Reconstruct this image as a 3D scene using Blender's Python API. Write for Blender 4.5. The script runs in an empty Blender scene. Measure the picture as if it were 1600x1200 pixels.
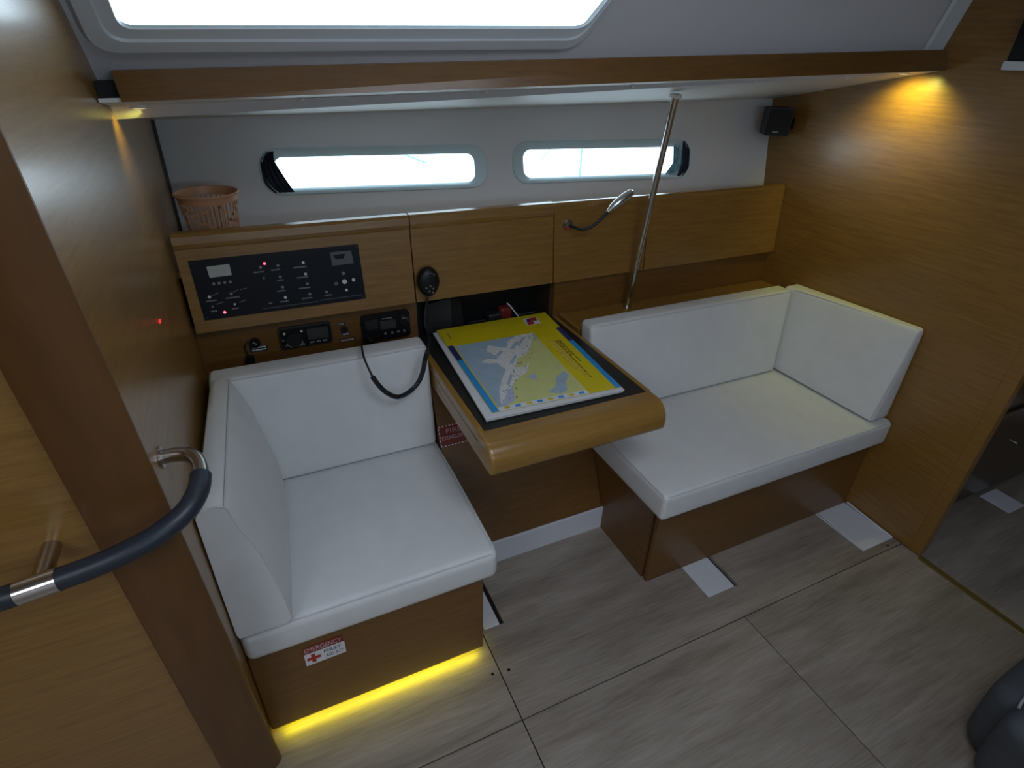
import bpy, bmesh, math, random
from mathutils import Vector, Matrix
from mathutils.geometry import tessellate_polygon
random.seed(7)
SC = bpy.context.scene
COL = SC.collection
PI = math.pi

# ------------------------------------------------------------------ camera
def rotmat(yaw, pitch, roll):
    y, p, r = map(math.radians, (yaw, pitch, roll))
    F = Vector((math.sin(y)*math.cos(p), math.cos(y)*math.cos(p), math.sin(p)))
    R = Vector((math.cos(y), -math.sin(y), 0)); U = R.cross(F)
    R2 = R*math.cos(r) + U*math.sin(r); U2 = -R*math.sin(r) + U*math.cos(r)
    return Matrix((R2, U2, -F)).transposed()
cam_d = bpy.data.cameras.new('camera'); cam = bpy.data.objects.new('camera', cam_d); COL.objects.link(cam)
cam_d.sensor_width = 36.0; cam_d.lens = 868.37*36/1600
cam_d.clip_start = 0.02
cam.matrix_world = Matrix.Translation((0.1911, -0.8917, 1.6279)) @ rotmat(25.7568, -30.8384, 1.8379).to_4x4()
SC.camera = cam

# ------------------------------------------------------------------ world and view
W = bpy.data.worlds.new('sky'); SC.world = W; W.use_nodes = True
bg = W.node_tree.nodes['Background']
bg.inputs[0].default_value = (0.80, 0.875, 1.0, 1); bg.inputs[1].default_value = 6.3
SC.view_settings.view_transform = 'Standard'; SC.view_settings.look = 'None'
SC.view_settings.exposure = 0.0; SC.view_settings.gamma = 1.0; SC.view_settings.use_curve_mapping = False

def portal(name, loc, sx, sy, direction):
    l = bpy.data.lights.new(name, 'AREA'); l.shape = 'RECTANGLE'; l.size = sx; l.size_y = sy
    l.cycles.is_portal = True
    o = bpy.data.objects.new(name, l); COL.objects.link(o); o.location = loc
    o.rotation_euler = Vector(direction).to_track_quat('-Z', 'Y').to_euler()
    return o
HATCHES = [(0.42, 1.12, -1.10, -0.40), (-1.35, -0.55, -2.0, -1.1)]
for (a, b, c, d) in HATCHES:
    portal('daylight_portal', ((a+b)/2, (c+d)/2, 2.09), b-a, d-c, (0, 0, -1))
OPP = (0.1, 1.35, 1.52, 1.84)              # long window of the opposite side
portal('daylight_portal', ((OPP[0]+OPP[1])/2, -2.44, (OPP[2]+OPP[3])/2), OPP[1]-OPP[0], OPP[3]-OPP[2], (0, 1, 0))
portal('daylight_portal', (0.55, 0.20, 1.86), 0.96, 0.34, (0, -0.75, -0.6))
portal('daylight_portal', (0.65, 1.26, 1.26), 0.70, 0.12, (-0.12, -1, 0.15))
portal('daylight_portal', (1.50, 1.15, 1.26), 0.70, 0.12, (-0.12, -1, 0.15))

# ------------------------------------------------------------------ materials
MATS = {}
def nm(name):
    m = bpy.data.materials.new(name); m.use_nodes = True
    MATS[name] = m
    return m, m.node_tree.nodes, m.node_tree.links, m.node_tree.nodes['Principled BSDF']
def plain(name, col, rough=0.5, metal=0.0, bump=0.0, bscale=300, coat=0.0, spec=0.5, var=0.0, vscale=8):
    m, N, L, b = nm(name)
    b.inputs['Base Color'].default_value = (*col, 1); b.inputs['Roughness'].default_value = rough
    b.inputs['Metallic'].default_value = metal; b.inputs['Coat Weight'].default_value = coat
    b.inputs['Specular IOR Level'].default_value = spec
    tc = N.new('ShaderNodeTexCoord')
    if bump:
        n = N.new('ShaderNodeTexNoise'); n.inputs['Scale'].default_value = bscale; n.inputs['Detail'].default_value = 3
        L.new(tc.outputs['Object'], n.inputs['Vector'])
        bp = N.new('ShaderNodeBump'); bp.inputs['Strength'].default_value = bump; bp.inputs['Distance'].default_value = 0.002
        L.new(n.outputs['Fac'], bp.inputs['Height']); L.new(bp.outputs['Normal'], b.inputs['Normal'])
    if var:
        n = N.new('ShaderNodeTexNoise'); n.inputs['Scale'].default_value = vscale; n.inputs['Detail'].default_value = 4
        L.new(tc.outputs['Object'], n.inputs['Vector'])
        r = N.new('ShaderNodeValToRGB'); e = r.color_ramp.elements
        e[0].position = .3; e[1].position = .7
        e[0].color = tuple(c*(1-var) for c in col) + (1,); e[1].color = tuple(min(1, c*(1+var)) for c in col) + (1,)
        L.new(n.outputs['Fac'], r.inputs['Fac']); L.new(r.outputs['Color'], b.inputs['Base Color'])
    return m
def emit(name, col, strength):
    m, N, L, b = nm(name)
    b.inputs['Base Color'].default_value = (*col, 1)
    b.inputs['Emission Color'].default_value = (*col, 1); b.inputs['Emission Strength'].default_value = strength
    return m
def wood(name, dark, light, axis='x', rough=0.38, coat=0.6, stretch=16, scale=6.5, fine=1.0, croug=0.22):
    m, N, L, b = nm(name)
    tc = N.new('ShaderNodeTexCoord')
    def grain(sc, st, det):
        mp = N.new('ShaderNodeMapping')
        s = [st, st, st]; s['xyz'.index(axis)] = 1.0
        mp.inputs['Scale'].default_value = s
        L.new(tc.outputs['Object'], mp.inputs['Vector'])
        n = N.new('ShaderNodeTexNoise'); n.inputs['Scale'].default_value = sc; n.inputs['Detail'].default_value = det
        n.inputs['Roughness'].default_value = 0.65; n.inputs['Distortion'].default_value = 0.25
        L.new(mp.outputs['Vector'], n.inputs['Vector']); return n
    n1 = grain(scale, stretch, 5); n2 = grain(scale*5, stretch*2.2, 3)
    mx = N.new('ShaderNodeMix'); mx.data_type = 'FLOAT'; mx.inputs[0].default_value = 0.42*fine
    L.new(n1.outputs['Fac'], mx.inputs[2]); L.new(n2.outputs['Fac'], mx.inputs[3])
    r = N.new('ShaderNodeValToRGB'); e = r.color_ramp.elements
    e[0].position = .36; e[1].position = .64; e[0].color = (*dark, 1); e[1].color = (*light, 1)
    L.new(mx.outputs[0], r.inputs['Fac']); L.new(r.outputs['Color'], b.inputs['Base Color'])
    b.inputs['Roughness'].default_value = rough; b.inputs['Coat Weight'].default_value = coat; b.inputs['Coat Roughness'].default_value = croug
    bp = N.new('ShaderNodeBump'); bp.inputs['Strength'].default_value = 0.08; bp.inputs['Distance'].default_value = 0.001
    L.new(n2.outputs['Fac'], bp.inputs['Height']); L.new(bp.outputs['Normal'], b.inputs['Normal'])
    return m
WD, WL = (0.190, 0.092, 0.016), (0.305, 0.156, 0.030)
wood('wood_x', WD, WL, 'x'); wood('wood_y', WD, WL, 'y')
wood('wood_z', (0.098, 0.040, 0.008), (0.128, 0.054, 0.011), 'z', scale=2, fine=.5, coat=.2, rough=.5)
wood('wood_base', (0.128, 0.057, 0.012), (0.195, 0.090, 0.019), 'x', coat=.3)
wood('wood_base_y', (0.128, 0.057, 0.012), (0.195, 0.090, 0.019), 'y', coat=.3)
wood('wood_table', (0.24, 0.122, 0.024), (0.32, 0.172, 0.036), 'x', rough=0.22, coat=0.6)
wood('wood_table_y', (0.27, 0.14, 0.026), (0.34, 0.185, 0.038), 'y', rough=0.25, coat=0.5)
wood('wood_dark', (0.045, 0.030, 0.016), (0.065, 0.043, 0.022), 'x')
wood('floor_board', (0.195, 0.163, 0.135), (0.375, 0.327, 0.280), 'x', rough=0.42, coat=0.08, stretch=8, scale=1.7, fine=.75)
plain('white_liner', (0.66, 0.66, 0.68), 0.55, bump=.12, bscale=420)
plain('headliner', (0.62, 0.62, 0.65), 0.6, bump=.15, bscale=500)
plain('shelf_white', (0.72, 0.71, 0.69), 0.5)
plain('gelcoat', (0.60, 0.64, 0.67), 0.35)
plain('window_reveal', (0.52, 0.64, 0.68), 0.35)  # white gelcoat with the teal light through the pane put into its colour
plain('vinyl', (0.70, 0.71, 0.72), 0.48, bump=.22, bscale=900, var=.03, vscale=14)
plain('vinyl_seam', (0.60, 0.61, 0.62), 0.5)
plain('black', (0.008, 0.008, 0.009), 0.38, spec=.3)
plain('black_matt', (0.008, 0.008, 0.009), 0.8)
plain('panel_black', (0.006, 0.008, 0.014), 0.38, spec=.25)
plain('leather_black', (0.012, 0.013, 0.012), 0.45, bump=.3, bscale=400)
plain('plastic_dark', (0.022, 0.023, 0.024), 0.4)
plain('screen_grey', (0.055, 0.058, 0.055), 0.25)
plain('lcd_light', (0.42, 0.44, 0.42), 0.3)
plain('print_grey', (0.22, 0.23, 0.24), 0.5)
plain('print_dim', (0.10, 0.11, 0.12), 0.5)
plain('mark_white', (0.72, 0.72, 0.74), 0.4)
plain('chrome', (0.62, 0.60, 0.58), 0.16, metal=1)
plain('steel', (0.50, 0.46, 0.43), 0.24, metal=1)
plain('rubber', (0.018, 0.024, 0.036), 0.42)
plain('cord_black', (0.008, 0.010, 0.014), 0.5)
plain('basket_plastic', (0.46, 0.235, 0.125), 0.42)
plain('curtain_navy', (0.010, 0.014, 0.028), 0.8, var=.4, vscale=60)
plain('curtain_teal', (0.20, 0.38, 0.46), 0.6, var=.4, vscale=70)
plain('pad_white', (0.66, 0.68, 0.74), 0.6)
plain('bag_grey', (0.060, 0.070, 0.085), 0.75, bump=.3, bscale=500, var=.15, vscale=10)
plain('bag_edge', (0.30, 0.31, 0.32), 0.6)
plain('orange', (0.62, 0.24, 0.02), 0.45)
plain('red', (0.42, 0.035, 0.025), 0.5)
plain('red_dark', (0.19, 0.018, 0.012), 0.5)
plain('sticker_white', (0.70, 0.71, 0.75), 0.4)
plain('pink_text', (0.62, 0.40, 0.42), 0.5)
plain('ink', (0.012, 0.016, 0.030), 0.5)
plain('book_yellow', (0.70, 0.56, 0.012), 0.28)
plain('book_navy', (0.022, 0.03, 0.15), 0.3)
plain('book_blue', (0.02, 0.30, 0.70), 0.3)
plain('paper', (0.66, 0.66, 0.62), 0.6)
plain('map_land', (0.62, 0.64, 0.26), 0.3, var=.05, vscale=30)
plain('map_chart', (0.72, 0.73, 0.72), 0.3, var=.14, vscale=90)
plain('map_violet', (0.46, 0.50, 0.68), 0.3)
plain('map_sea', (0.36, 0.48, 0.60), 0.3, var=.07, vscale=25)
plain('title_brown', (0.20, 0.13, 0.02), 0.5)
plain('title_pale', (0.50, 0.36, 0.16), 0.5)
plain('threshold', (0.13, 0.090, 0.022), 0.3)
plain('rope', (0.20, 0.42, 0.42), 0.7)
emit('led_red', (1.0, 0.06, 0.10), 6.0)
emit('led_red_dim', (1.0, 0.03, 0.03), 1.0)
emit('led_yellow', (1.0, 0.88, 0.0), 15.0)
emit('lamp_warm', (1.0, 0.78, 0.35), 1.5)
def glass(name, tint, refl=0.06):
    m, N, L, b = nm(name); N.remove(b)
    out = N['Material Output']; t = N.new('ShaderNodeBsdfTransparent'); g = N.new('ShaderNodeBsdfGlossy'); mx = N.new('ShaderNodeMixShader')
    t.inputs[0].default_value = (*tint, 1); g.inputs['Roughness'].default_value = 0.03
    mx.inputs[0].default_value = refl
    L.new(t.outputs[0], mx.inputs[1]); L.new(g.outputs[0], mx.inputs[2]); L.new(mx.outputs[0], out.inputs[0])
glass('pane_glass', (0.86, 0.94, 0.95))

# ------------------------------------------------------------------ mesh helpers
class MB:
    def __init__(s): s.v = []; s.f = []
    def add(s, vs, fs):
        o = len(s.v); s.v += [Vector(p) for p in vs]; s.f += [tuple(i+o for i in f) for f in fs]; return s
    def hexa(s, c):            # 8 corners: bottom 4 ccw, top 4 ccw
        return s.add(c, [(3,2,1,0),(4,5,6,7),(0,1,5,4),(1,2,6,5),(2,3,7,6),(3,0,4,7)])
    def box(s, x0, x1, y0, y1, z0, z1):
        return s.hexa([(x0,y0,z0),(x1,y0,z0),(x1,y1,z0),(x0,y1,z0),(x0,y0,z1),(x1,y0,z1),(x1,y1,z1),(x0,y1,z1)])
    def bbox(s, x0, x1, y0, y1, z0, z1, r=0.004, seg=2):   # bevelled box
        b = bmesh.new(); bmesh.ops.create_cube(b, size=1)
        for v in b.verts: v.co = Vector((x0+(v.co.x+.5)*(x1-x0), y0+(v.co.y+.5)*(y1-y0), z0+(v.co.z+.5)*(z1-z0)))
        bmesh.ops.bevel(b, geom=b.edges[:], offset=r, segments=seg, affect='EDGES', profile=.5)
        b.verts.index_update(); s.add([v.co for v in b.verts], [[v.index for v in f.verts] for f in b.faces]); b.free(); return s
    def tube(s, pts, r, n=12, cap=True, rs=None):
        pts = [Vector(p) for p in pts]; rings = []; up = None
        for i, p in enumerate(pts):
            t = (pts[min(i+1, len(pts)-1)] - pts[max(i-1, 0)]).normalized()
            if up is None:
                up = Vector((0, 0, 1)) if abs(t.z) < .9 else Vector((1, 0, 0))
            a = (up - t*up.dot(t)).normalized(); up = a; bb = t.cross(a)
            rr = rs[i] if rs else r
            rings.append([p + (a*math.cos(2*PI*k/n) + bb*math.sin(2*PI*k/n))*rr for k in range(n)])
        vs = [q for ring in rings for q in ring]; fs = []
        for i in range(len(pts)-1):
            for k in range(n):
                fs.append((i*n+k, i*n+(k+1) % n, (i+1)*n+(k+1) % n, (i+1)*n+k))
        if cap: fs += [tuple(reversed(range(n))), tuple(range((len(pts)-1)*n, len(pts)*n))]
        return s.add(vs, fs)
    def loft(s, loops, closed=True):
        n = len(loops[0]); vs = [q for l in loops for q in l]; fs = []
        for i in range(len(loops)-1):
            for k in range(n if closed else n-1):
                fs.append((i*n+k, i*n+(k+1) % n, (i+1)*n+(k+1) % n, (i+1)*n+k))
        return s.add(vs, fs)
    def prism(s, poly, fn, a, b):   # poly of 2-D points, fn(u, v, w) -> 3-D
        n = len(poly)
        lo = [fn(u, v, a) for u, v in poly]; hi = [fn(u, v, b) for u, v in poly]
        tri = tessellate_polygon([[Vector((u, v, 0)) for u, v in poly]])
        fs = [tuple(t) for t in tri] + [tuple(i+n for i in reversed(t)) for t in tri]
        fs += [(i, (i+1) % n, (i+1) % n+n, i+n) for i in range(n)]
        return s.add(lo+hi, fs)
    def plate(s, loops2, fn, a, b):  # outer loop and holes
        allp = [p for l in loops2 for p in l]; n = len(allp)
        tri = tessellate_polygon([[Vector((u, v, 0)) for u, v in l] for l in loops2])
        lo = [fn(u, v, a) for u, v in allp]; hi = [fn(u, v, b) for u, v in allp]
        fs = [tuple(t) for t in tri] + [tuple(i+n for i in reversed(t)) for t in tri]; o = 0
        for l in loops2:
            m = len(l)
            for i in range(m): fs.append((o+i, o+(i+1) % m, o+(i+1) % m+n, o+i+n))
            o += m
        return s.add(lo+hi, fs)
    def mesh(s, name, origin, smooth=False, angle=35):
        me = bpy.data.meshes.new(name)
        me.from_pydata([p - origin for p in s.v], [], s.f)
        b = bmesh.new(); b.from_mesh(me)
        bmesh.ops.recalc_face_normals(b, faces=b.faces[:])
        if smooth:
            for f in b.faces: f.smooth = True
            lim = math.radians(angle)
            for e in b.edges:
                if len(e.link_faces) == 2 and e.calc_face_angle(0) > lim: e.smooth = False
        b.to_mesh(me); b.free(); return me
    def base(s):
        xs = [p.x for p in s.v]; ys = [p.y for p in s.v]; zs = [p.z for p in s.v]
        return Vector(((min(xs)+max(xs))/2, (min(ys)+max(ys))/2, min(zs)))

def setp(o, label=None, cat=None, group=None, kind=None):
    if label: o['label'] = label
    if cat: o['category'] = cat
    if group: o['group'] = group
    if kind: o['kind'] = kind
    return o
def wloc(o):
    v = Vector((0, 0, 0))
    while o: v += o.location; o = o.parent
    return v
def build(mb, name, mat, parent=None, smooth=False, label=None, cat=None, group=None, kind=None, angle=35):
    org = mb.base(); me = mb.mesh(name, org, smooth, angle); me.materials.append(MATS[mat])
    o = bpy.data.objects.new(name, me); COL.objects.link(o)
    if parent: o.parent = parent; o.location = org - wloc(parent)
    else: o.location = org
    return setp(o, label, cat, group, kind)
def thing(name, loc, label=None, cat=None, group=None, kind=None):
    o = bpy.data.objects.new(name, None); COL.objects.link(o); o.location = loc; o.empty_display_size = .05
    return setp(o, label, cat, group, kind)
def text(name, body, mat, parent, fn, u0, v0, height, width=None, depth=0.0004):
    cu = bpy.data.curves.new(name, 'FONT'); cu.body = body; cu.extrude = .001
    t = bpy.data.objects.new('tmp_text', cu); COL.objects.link(t)
    bpy.context.view_layer.update()
    me = bpy.data.meshes.new_from_object(t.evaluated_get(bpy.context.evaluated_depsgraph_get()))
    xs = [v.co.x for v in me.vertices]; ys = [v.co.y for v in me.vertices]
    sy = height/(max(ys)-min(ys)); sx = (width/(max(xs)-min(xs))) if width else sy
    m = MB(); m.add([fn(u0+(v.co.x-min(xs))*sx, v0+(v.co.y-min(ys))*sy, depth if v.co.z > 0 else 0.0) for v in me.vertices], [tuple(p.vertices) for p in me.polygons])
    bpy.data.objects.remove(t); bpy.data.curves.remove(cu); bpy.data.meshes.remove(me)
    return build(m, name, mat, parent)
def rrect(u0, u1, v0, v1, r, n=6):
    pts = []
    for cx, cy, a0 in ((u1-r, v1-r, 0), (u0+r, v1-r, 90), (u0+r, v0+r, 180), (u1-r, v0+r, 270)):
        for k in range(n+1):
            a = math.radians(a0 + 90*k/n); pts.append((cx+r*math.cos(a), cy+r*math.sin(a)))
    return pts
def circle(u, v, r, n=16): return [(u+r*math.cos(2*PI*k/n), v+r*math.sin(2*PI*k/n)) for k in range(n)]
def spline(pts, n=8):
    P = [Vector(p) for p in pts]; out = []
    for i in range(len(P)-1):
        p0 = P[max(i-1, 0)]; p1 = P[i]; p2 = P[i+1]; p3 = P[min(i+2, len(P)-1)]
        for k in range(n):
            t = k/n
            out.append(.5*((2*p1)+(p2-p0)*t+(2*p0-5*p1+4*p2-p3)*t*t+(3*p1-p0-3*p2+p3)*t**3))
    out.append(P[-1]); return out
def XY(z): return lambda u, v, w: Vector((u, v, z+w))
def XZ(y): return lambda u, v, w: Vector((u, y-w, v))       # w towards the viewer

# cushion: rounded, puffed box mapped on 8 corners
def cushion(c, r=.02, puff=(.004, .004, .004), n=14, neg=(1, 1, 1)):
    C = [Vector(p) for p in c]
    la = ((C[1]-C[0]).length+(C[6]-C[7]).length)/2; lb = ((C[3]-C[0]).length+(C[6]-C[5]).length)/2; lc = ((C[4]-C[0]).length+(C[6]-C[2]).length)/2
    H = (la/2, lb/2, lc/2)
    def ticks(h):
        rr = min(r, h*.95); k = [-h, -h+rr*.12, -h+rr*.35, -h+rr*.65, -h+rr]
        mid = [-h+rr+(2*h-2*rr)*i/(n-6) for i in range(1, n-6)]
        return k + mid + [-q for q in reversed(k)]
    T = [ticks(h) for h in H]; vs = {}; verts = []; faces = []
    def vid(p):
        key = tuple(round(q, 6) for q in p)
        if key not in vs:
            vs[key] = len(verts)
            inner = [max(-(H[i]-min(r, H[i]*.95)), min(H[i]-min(r, H[i]*.95), p[i])) for i in range(3)]
            d = Vector([p[i]-inner[i] for i in range(3)])
            q = Vector(inner) + (d.normalized()*min(r, min(H)*.95) if d.length > 1e-9 else d)
            w = [q[i]/H[i] for i in range(3)]
            for i in range(3):
                j, k = (i+1) % 3, (i+2) % 3
                if abs(p[i]) > H[i]-1e-6:
                    g = (1-w[j]**2)*(1-w[k]**2)
                    q[i] += math.copysign(puff[i]*g, p[i]) * (neg[i] if p[i] < 0 else 1)
            a, b, cc = [(q[i]/H[i]+1)/2 for i in range(3)]
            def tri(a, b, cc):
                lo = (C[0]*(1-a)+C[1]*a)*(1-b)+(C[3]*(1-a)+C[2]*a)*b
                hi = (C[4]*(1-a)+C[5]*a)*(1-b)+(C[7]*(1-a)+C[6]*a)*b
                return lo*(1-cc)+hi*cc
            verts.append(tri(a, b, cc))
        return vs[key]
    for ax in range(3):
        j, k = (ax+1) % 3, (ax+2) % 3
        for sgn in (-1, 1):
            for a in range(len(T[j])-1):
                for b in range(len(T[k])-1):
                    q = []
                    for (da, db) in ((0, 0), (1, 0), (1, 1), (0, 1)):
                        p = [0, 0, 0]; p[ax] = sgn*H[ax]; p[j] = T[j][a+da]; p[k] = T[k][b+db]; q.append(vid(p))
                    faces.append(tuple(q))
    m = MB(); m.v = verts; m.f = faces; return m

# =================================================================== STRUCTURE
XW, XB = -0.02, 2.29                      # left wall face, right bulkhead face
def ey(z): return 0.037-0.133*z            # leaning end of the left bulkhead, right edge of its post
def el(z): return -0.022-0.0725*z          # left edge of the post
ZC = 2.05
# ---- floor
FL = thing('floor', (1, 0, -.02), kind='structure')
build(MB().box(-1.6, 3.9, -2.4, 1.1, -.06, -.016), 'subfloor', 'black_matt', FL)
G = .0018
slots = [(0.632, 0.702, 0.170), (1.403, 1.540, -0.027), (2.108, 2.286, -0.104)]
edge = [(0.622+G, -0.137+G), (2.288, -0.137+G)]
edge += [(2.288, -0.104), (2.108, -0.104), (2.108, 0.425), (1.540, 0.425), (1.540, -0.027), (1.403, -0.027), (1.403, 0.425), (0.702, 0.425), (0.702, 0.17), (0.632, 0.17), (0.632, 0.425), (0.622+G, 0.425)]
build(MB().prism(edge, XY(0), -.014, 0), 'floor_panel', 'floor_board', FL)
for (x0, x1, y0, y1) in ((-1.6, 0.622, -0.137, 0.425), (0.622, 1.462, -2.4, -0.137), (-1.6, 0.622, -2.4, -0.137), (2.302, 3.9, -2.4, 0.9)):
    build(MB().box(x0+G, x1-G, y0+G, y1-G, -.014, 0), 'floor_panel', 'floor_board', FL)
build(MB().prism([(1.462+G, -2.4), (2.272, -2.4), (2.272, -.2085), (2.288, -.2085), (2.288, -.137-G), (1.462+G, -.137-G)], XY(0), -.014, 0), 'floor_panel', 'floor_board', FL)
for (x, y) in ((0.598, 0.022), (0.649, 0.015), (2.228, -0.122)):
    build(MB().prism(circle(x, y, .005, 10), XY(0), -.001, .0006), 'screw', 'black', FL)
for i, (x0, x1, y0) in enumerate(slots):
    gap = .014 if i < 2 else .0
    m = MB().bbox(x0+.001, x1-gap, y0+.001, 0.41, -.014, -.0005 if i < 2 else .003, .002, 1)
    pad = build(m, 'floor_pad', 'pad_white', FL)
    if i == 2:   # edges of this pad curl up
        for xx in (x0+.004, x1-.004):
            build(MB().tube(spline([(xx, y0+.003, .004), (xx, y0+.05, .005), (xx, y0+.12, .009), (xx, y0+.21, .014)], 5), .004, 8), 'curled_edge', 'pad_white', pad, True)
tr = build(MB().bbox(2.2735, 2.3005, -2.4, -0.2085, -.014, .002, .002, 1), 'trim_1', 'threshold', kind='structure')

# ---- left bulkhead with leaning end post
WLft = thing('wall_left', (XW, 0.6, 0), kind='structure')
fyz = lambda u, v, w: Vector((w, u, v))
build(MB().prism([(ey(0)+.012, 0), (1.36, 0), (1.36, ZC), (ey(ZC)+.012, ZC)], fyz, XW-.03, XW), 'bulkhead_panel', 'wood_y', WLft)
m = MB(); loops = []
for k in range(9):
    z = ZC*k/8; A = Vector((-.112, el(z), z)); B = Vector((-.005, ey(z), z)); d = (B-A); nrm = Vector((d.y, -d.x, 0)).normalized()
    nrm = nrm if nrm.y < 0 else -nrm
    loops.append([A+Vector((0, .05, 0)), A, A+d*.03+nrm*.004]+[A+d*f+nrm*(.004+.010*math.sin(PI*f)) for f in (.15, .3, .45, .6, .75, .88)]+[B-d*.03+nrm*.003, B, B+Vector((-.004, .020, 0)), B+Vector((-.016, .06, 0))])
m.loft(loops); n_ = len(loops[0]); m.f += [tuple(range(n_)), tuple(range(len(m.v)-n_, len(m.v)))]
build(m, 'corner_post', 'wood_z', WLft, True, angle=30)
c = []
for z in (0, ZC): c += [(-1.6, el(z)+.006, z), (-.1115, el(z)+.006, z), (-.1115, el(z)+.03, z), (-1.6, el(z)+.03, z)]
build(MB().hexa(c), 'side_panel', 'wood_x', WLft)
build(MB().prism([(.380, 1.119), (.391, 1.119), (.391, 1.124), (.380, 1.124)], fyz, XW, XW+.002), 'indicator_light', 'led_red_dim', WLft, label='tiny red indicator light')

# ---- right bulkhead
WR = thing('wall_right', (XB, 0.5, 0), kind='structure')
build(MB().box(XB, XB+.035, -.165, 1.36, 0, 2.2), 'bulkhead_panel', 'wood_y', WR)
build(MB().bbox(XB, XB+.035, -.207, -.165, 0, 2.2, .0008, 1), 'edge_trim', 'wood_y', WR)

# ---- hull side with two long portlights
hn = Vector((.121, 1, -.19)).normalized()
hu = Vector((1, -.121, 0)).normalized(); hv = hn.cross(hu); hv = -hv if hv.z < 0 else hv
h0 = Vector((0, 1.25, 1.211))
def HP(x, z, w=0):      # point of the hull face at world x and height z, w inwards
    y = 1.25-.121*x+.19*(z-1.211)
    return Vector((x, y, z)) - hn*w
win = [(0.259, 1.033, 1.190, 1.331), (1.138, 1.905, 1.197, 1.340)]
holes = [rrect(a, b, c, d, .058, 8) for a, b, c, d in win]
build(MB().plate([[(-.06, 0), (2.32, 0), (2.32, 1.515), (-.06, 1.50)]]+holes, HP, 0, -.02), 'wall_back', 'white_liner', kind='structure')
build(MB().prism([(1.222, 1.07), (1.2115, 1.07), (1.2775, 1.425), (1.288, 1.425)], fyz, XW+.0005, XW+.007), 'corner_gap_shade', 'black', kind='structure')  # black strip painting in the dark gap between hull and left wall
for i, (a, b, c, d) in enumerate(win):
    wn = thing('window_%d' % (i+2), HP((a+b)/2, c), kind='structure')
    o = holes[i]; g = .004
    L1 = rrect(a-.004, b+.004, c-.004, d+.004, .062, 8); L3 = rrect(a+.006, b-.006, c+.005, d-.005, .053, 8)
    L4 = rrect(a+.044, b-.042, c+.019, d-.026, .030, 8)
    m = MB().loft([[HP(*p, 0) for p in L1], [HP(*p, .005) for p in rrect(a-.001, b+.001, c-.001, d+.001, .058, 8)], [HP(*p, .004) for p in L3], [HP(*p, -.008) for p in L4], [HP(*p, -.030) for p in L4]])
    build(m, 'window_frame', 'window_reveal', wn, True, angle=50)
    m = MB().prism(rrect(a+.040, b-.038, c+.015, d-.022, .034, 8), lambda u, v, w: HP(u, v, -.018+w), 0, .004)
    build(m, 'pane', 'pane_glass', wn)
    # inner blind gathered at the outer end of each portlight
    m = MB(); rows = 10
    if i == 0:
        loops = []
        for r_ in range(rows+1):
            t = r_/rows; z = c+.006+(d-c-.014)*t
            xl = a+.004+.030*max(0, abs(t-.5)*2-.45)**1.5*2.2
            xr = (a+.095)*(1-t)**1.2+(a+.040)*(1-(1-t)**1.2) + (.02*max(0, t-.8)*5*.6)
            loops.append([HP(xl+(xr-xl)*k/12, z, .006+.005*math.sin(k*2.1+t*2)) for k in range(13)])
        m.loft(loops, closed=False)
        build(m, 'blind', 'curtain_navy', wn, True, label='dark gathered blind')
    else:
        loops = []; loops2 = []
        for r_ in range(rows+1):
            t = r_/rows; z = c+.006+(d-c-.012)*t
            bow = .030*max(0, abs(t-.5)*2-.45)**1.5*2.2
            xr = b-.004-bow; xl = b-.040-.06*max(0, .35-t)
            loops.append([HP(xl+(xr-xl)*k/8, z, .005+.004*math.sin(k*2.0)) for k in range(9)])
            xl2 = b-.078-.10*max(0, .4-t); xr2 = b-.036-.06*max(0, .35-t)
            loops2.append([HP(xl2+(xr2-xl2)*k/8, z, -.006+.006*math.sin(k*2.3+t*3)) for k in range(9)])
        m.loft(loops, closed=False); build(m, 'blind', 'curtain_navy', wn, True, label='dark gathered blind')
        m2 = MB().loft(loops2, closed=False); build(m2, 'inner_blind', 'curtain_teal', wn, True, label='pale blue-green gathered blind')
# ropes and a rail post outside the portlights
build(MB().tube([(0.44, 1.62, 1.40), (0.93, 1.55, 1.21)], .004, 6), 'rope', 'rope', None, label='thin pale rope seen through the longer left portlight', cat='rope')
build(MB().tube([(1.70, 1.55, 1.10), (1.70, 1.56, 1.60)], .006, 6), 'guard_rail_post', 'rope', None, label='thin upright rail post outside the right portlight', cat='post')
build(MB().tube([(1.49, 1.56, 1.20), (1.71, 1.56, 1.43)], .003, 6), 'guard_wire', 'rope', None, label='thin slanting wire outside the right portlight', cat='wire')

# ---- coachroof side (curved headliner) with large window
B0 = Vector((-.045, .556, 1.549)); B1 = Vector((2.30, .418, 1.677)); L0 = Vector((0, -.5, .476)); L1v = Vector((0, -.135, .5))
def S(s, t, w=0):
    p = B0+(B1-B0)*s+(L0*(1-s)+L1v*s)*t
    if w:
        ds = (B1-B0)+(L1v-L0)*t; dt = L0*(1-s)+L1v*s
        n = ds.cross(dt).normalized(); n = n if n.y < 0 else -n
        p = p+n*w
    return p
def tmax(s): return (ZC-(B0.z+(B1.z-B0.z)*s))/(L0.z*(1-s)+L1v.z*s)
sA, sB, tA = .024, .440, .150
ss = [0, .012, sA]+[sA+(sB-sA)*k/10 for k in range(1, 11)]+[sB+(1-sB)*k/12 for k in range(1, 13)]
def tt(s): return [-.14, -.05, 0, tA-.03*max(0, min(1, s/.44)), .4, .62, .80*tmax(s), tmax(s)]
def sk(s, t): return s+.13*max(0, t-.1)*(s/sB if s < sB else (1-s)/(1-sB))
m = MB(); vs = [S(sk(s, t), t) for s in ss for t in tt(s)]; fs = []; nt = 8
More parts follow.
